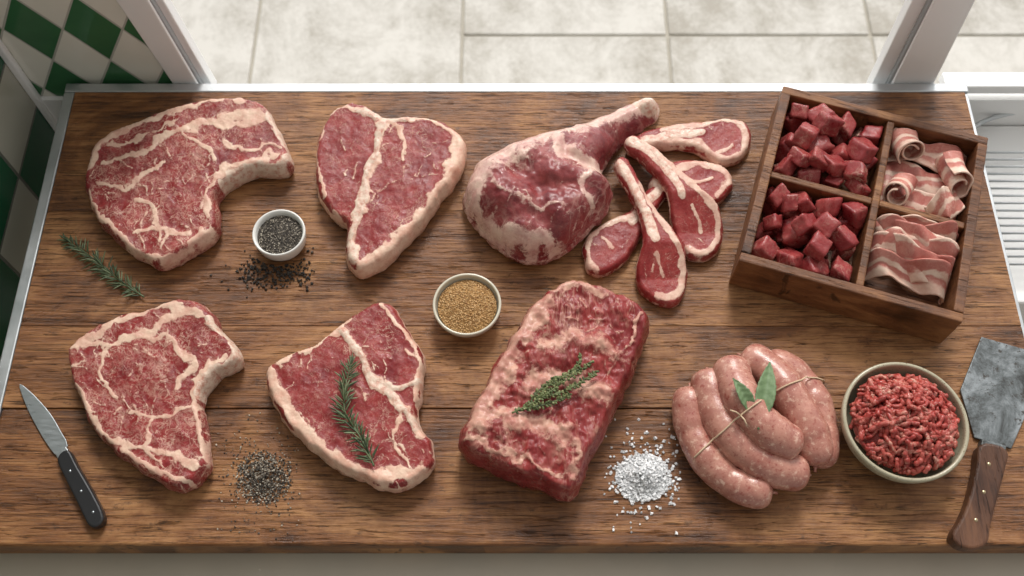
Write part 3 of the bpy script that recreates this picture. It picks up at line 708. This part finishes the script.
def cubes(u0,u1,v0,v1,name):
    J=Join()
    s0=.0135
    for lay,(zc,nu,nv) in enumerate(((.032,4,3),(.054,4,3),(.070,4,3))):
        for i in range(nu):
            for j in range(nv):
                if lay==2 and random.random()<.4: continue
                m=s0*1.2
                u=u0+m+(u1-u0-2*m)*((i+.5)/nu if lay==2 else i/(nu-1))+random.uniform(-.003,.003)
                v=v0+m+(v1-v0-2*m)*((j+.5)/nv if lay==2 else j/(nv-1))+random.uniform(-.003,.003)
                s=s0*random.uniform(.9,1.15)*np.array([random.uniform(.8,1.15),random.uniform(.75,1.1),random.uniform(.7,1)])
                B=RC[0].copy(); sh=rng.uniform(-.2,.2,(3,3)); B=B+B@sh; B=B*(1+.32*(fbm(B[:,:2]*1.3+B[:,2:]*.9+i*7+j*3,1.1,lay,3)-.5)[:,None])
                R=np.array(Euler((random.gauss(0,.5),random.gauss(0,.5),random.uniform(0,3))).to_matrix())
                W=(B*s)@R.T; W=W+np.array([u,v,zc+random.uniform(-.003,.004)]); W[:,2]=np.maximum(W[:,2],.0185)
                W[:,0]=np.clip(W[:,0],u0,u1); W[:,1]=np.clip(W[:,1],v0,v1)
                W=W@RM.T+np.array([ctr.x,ctr.y,Z0])
                J.add(W,RC[1],marb=random.uniform(.3,.95),fat=np.where(rng.random()<.22,.5*(RC[0][:,0]>.8),0)*1.,bone=0.)
    J.obj(name,M_cube)
mg=.001
cubes(-U+t+mg,du-.005-mg,dv+.005+mg,Vv-t-mg,'diced_beef'); cubes(-U+t+mg,du-.005-mg,-Vv+t+mg,dv-.005-mg,'diced_beef')
def ribbon(J,path,wdir,W,seed,tilt=0.,amp=1.,lim=None):
    p=cr(np.array(path,float),False,.0016); n_=len(p); m=22; V=[];fat=[]
    s=np.linspace(0,1,m)
    for i in range(n_):
        w=np.array(wdir,float); al=i/n_; wn=1+.16*math.sin(al*6+seed)
        for j in range(m):
            q=s[j]-.5
            wob=amp*(.0042*math.sin(al*11+seed*2+q*3.5)*(.2+abs(q)*1.8)+.0012*math.sin(al*27+seed+q*6))
            V.append(p[i]+w*W*q*wn+np.array([0,0,wob+tilt*q+.006*(q*q*4)*math.sin(seed*3)]))
            x=s[j]+.10*math.sin(al*4+seed)+.05*math.sin(al*12+seed*3)+.02*math.sin(al*41+seed)
            f_=max(0,1.25-abs(x-.0)/.30,1-abs(x-.56)/.13,1-abs(x-1.05)/.10); fat.append(min(1,f_*1.3))
    V=np.array(V)
    if lim is not None:
        V[:,0]=np.clip(V[:,0],lim[0],lim[1]);V[:,1]=np.clip(V[:,1],lim[2],lim[3]);V[:,2]=np.maximum(V[:,2],.021)
    Fc=[(i*m+j,i*m+j+1,(i+1)*m+j+1,(i+1)*m+j) for i in range(n_-1) for j in range(m-1)]
    J.add(V@RM.T+np.array([ctr.x,ctr.y,Z0]),Fc,fat=np.array(fat),marb=.5,bone=0.)
def roll(J,c,axis,r0,r1,turns,W,seed,lim,start=0.,sq=1.):
    ax=np.array(axis,float); ax/=np.linalg.norm(ax); e1=np.cross(ax,[0,0,1.]); e1/=np.linalg.norm(e1); e2=np.cross(ax,e1)
    n_=max(14,int(turns*16)); path=[]
    for i in range(n_):
        a_=start+turns*2*math.pi*i/(n_-1); r_=r0+(r1-r0)*i/(n_-1); path.append(np.array(c)+r_*(math.cos(a_)*e1*sq+math.sin(a_)*e2))
    ribbon(J,path,ax,W,seed,tilt=0.,amp=.45,lim=lim)
ua,ub=du+.008,U-t-.003; va,vb=-Vv+t+.003,dv-.008; lim=(ua,ub,va,vb)
um=(ua+ub)/2
J=Join()
for i,(dvv,W,z,sk,tl) in enumerate(((.012,.034,.046,.004,.016),(.024,.036,.051,-.006,.030),(.037,.038,.055,.008,.034),(.050,.038,.058,-.005,.036),(.064,.038,.056,.006,.034),(.077,.030,.050,.0,.028))):
    vv=vb-dvv
    ribbon(J,[(ua+.001,vv+sk,z-.018),(ua+.007,vv+sk,z-.001),(ua+.020,vv+sk*.6,z+.006+.003*(i%2)),(um,vv-.002,z+.002+.005*((i+1)%2)),(ub-.020,vv-sk*.6,z+.008),(ub-.007,vv-sk,z+.001),(ub-.001,vv-sk,z-.016)],(.25*math.sin(i*2.3+1),1,0),W,i*1.7+.5,tilt=tl,amp=1.5,lim=lim)
o=J.obj('bacon_slices',M_bacon); m=o.modifiers.new('s','SOLIDIFY'); m.thickness=.0022
va,vb=dv+.008,Vv-t-.003; lim=(ua,ub,va,vb); vm=(va+vb)/2
J=Join()
# bottom layer keeps the rolls bedded on meat, then loosely rolled rashers tipped towards the front
for k_,v_ in enumerate((va+.02,vm,vb-.02)):
    ribbon(J,[(ua+.001,v_,.034),(ua+.02,v_,.044),(um,v_,.041),(ub-.02,v_,.045),(ub-.001,v_,.034)],(.1,1,0),.042,k_*1.3,tilt=.006,amp=.8,lim=lim)
roll(J,(ua+.021,vb-.022,.056),(-.25,.85,-.42),.019,.008,1.55,.042,.4,lim,2.2)
roll(J,(ua+.022,va+.026,.056),(.30,.85,-.40),.019,.007,1.6,.044,2.6,lim,.6)
roll(J,(ub-.020,vm+.010,.060),(-.30,.90,-.30),.020,.009,1.35,.056,4.4,lim,4.0,.9)
ribbon(J,[(ub-.036,va+.002,.050),(ub-.030,va+.008,.066),(ub-.022,va+.020,.072),(ub-.012,va+.032,.066),(ub-.003,va+.040,.050)],(.75,-.6,0),.034,5.3,tilt=-.012,amp=1.2,lim=lim)
o=J.obj('bacon_slices',M_bacon); m=o.modifiers.new('s','SOLIDIFY'); m.thickness=.0022

# ================================================================ KNIFE, CLEAVER
n=NB('blade_steel'); v=n.coord((1,6,1)); f=n.noise(v,40,5,.6); M_steel=n.fin(n.mix(f,(.30,.33,.35),(.50,.53,.55)),n.mr(f,.3,.7,.25,.42),f,.08,Metallic=.85)
n=NB('cleaver_steel'); v=n.coord(); f=n.noise(v,18,9,.8,.5); f2=n.noise(v,90,4,.7); M_cs=n.fin(n.mix(n.mr(f2,.58,.66),n.ramp(f,[(.38,(.05,.052,.05)),(.5,(.14,.155,.16)),(.62,(.28,.305,.32))]),(.06,.055,.05)),n.mr(f,.35,.65,.3,.6),f,.3,Metallic=.6)
M_blk=simple('black_handle',(.015,.015,.017),.3,.2,50); M_riv=simple('rivet_brass',(.45,.36,.22),.3,.1,50,Metallic=.9)
kn=empty('paring_knife',P(62,455))
prism('blade',[(20,384),(33,394),(50,413),(62,433),(68,446),(58,456),(47,444),(32,418),(22,395)],.0015,.0035,M_steel,.0006,kn,smoothstep=6)
prism('bolster',[(57,456),(67,447),(70,452),(60,461)],.0008,.009,M_steel,.001,kn)
prism('handle',[(59,460),(70,451),(80,468),(94,492),(104,512),(105,522),(98,528),(90,526),(78,502),(67,480)],.0005,.014,M_blk,.0035,kn,smoothstep=5)
def rivet(x,y,z,r,par,mat=M_riv):
    c=P(x,y,z); V=[(c.x+r*math.cos(a)*k,c.y+r*math.sin(a)*k,c.z+dz) for (k,dz) in((1,-.002),(1,0),(.8,.0006)) for a in np.linspace(0,2*math.pi,21)[:-1]]
    mkobj('rivet',V,[(i*20+k,i*20+(k+1)%20,(i+1)*20+(k+1)%20,(i+1)*20+k) for i in range(2) for k in range(20)]+[tuple(range(40,60))],mat,parent=par)
for x,y in((70,471),(81,491),(93,512)): rivet(x,y,.014,.0016,kn,M_steel)
cl=empty('meat_cleaver',P(990,440))
prism('blade',[(981,337),(1050,357),(1030,405),(1011,449),(974,438),(960,390)],.0015,.0045,M_cs,.001,cl)
prism('tang_collar',[(980,440),(1005,447),(1003,456),(978,450)],.001,.013,M_cs,.002,cl)
prism('handle',[(978,446),(1004,452),(1001,475),(993,505),(987,530),(984,545),(970,551),(955,547),(949,536),(958,520),(966,500),(973,470)],.0005,.021,M_handle,.006,cl,smoothstep=6)
for x,y in((989,464),(984,492),(976,520)): rivet(x,y,.021,.0024,cl)

# ================================================================ LIGHT & CAMERA
w=bpy.data.worlds.new('daylight'); scene.world=w; w.use_nodes=True; nt=w.node_tree; bg=nt.nodes['Background']
tc=nt.nodes.new('ShaderNodeTexCoord'); sp=nt.nodes.new('ShaderNodeSeparateXYZ'); nt.links.new(tc.outputs['Generated'],sp.inputs[0])
mr=nt.nodes.new('ShaderNodeMapRange'); nt.links.new(sp.outputs[1],mr.inputs[0]); mr.inputs[1].default_value=-.2; mr.inputs[2].default_value=.8
rp=nt.nodes.new('ShaderNodeValToRGB'); nt.links.new(mr.outputs[0],rp.inputs[0]); rp.color_ramp.elements[0].color=(.37,.355,.335,1); rp.color_ramp.elements[1].color=(1.28,1.27,1.26,1)
nt.links.new(rp.outputs[0],bg.inputs[0]); bg.inputs[1].default_value=1.16
s=bpy.data.lights.new('window_daylight','SUN'); s.energy=2.6; s.angle=math.radians(16); s.color=(1,.97,.93)
so=bpy.data.objects.new('window_daylight',s); so.location=(.3,1.5,3); so.rotation_euler=Vector((.10,.92,.92)).to_track_quat('Z','Y').to_euler(); scene.collection.objects.link(so)
cam=bpy.data.cameras.new('camera'); co=bpy.data.objects.new('camera',cam); co.location=(0,0,H+Z0); co.rotation_euler=(TH,0,0)
cam.sensor_width=36; cam.lens=F*36/1024; cam.clip_start=.01; scene.collection.objects.link(co); scene.camera=co
cam.dof.use_dof=True; cam.dof.focus_distance=1.28; cam.dof.aperture_fstop=5.0
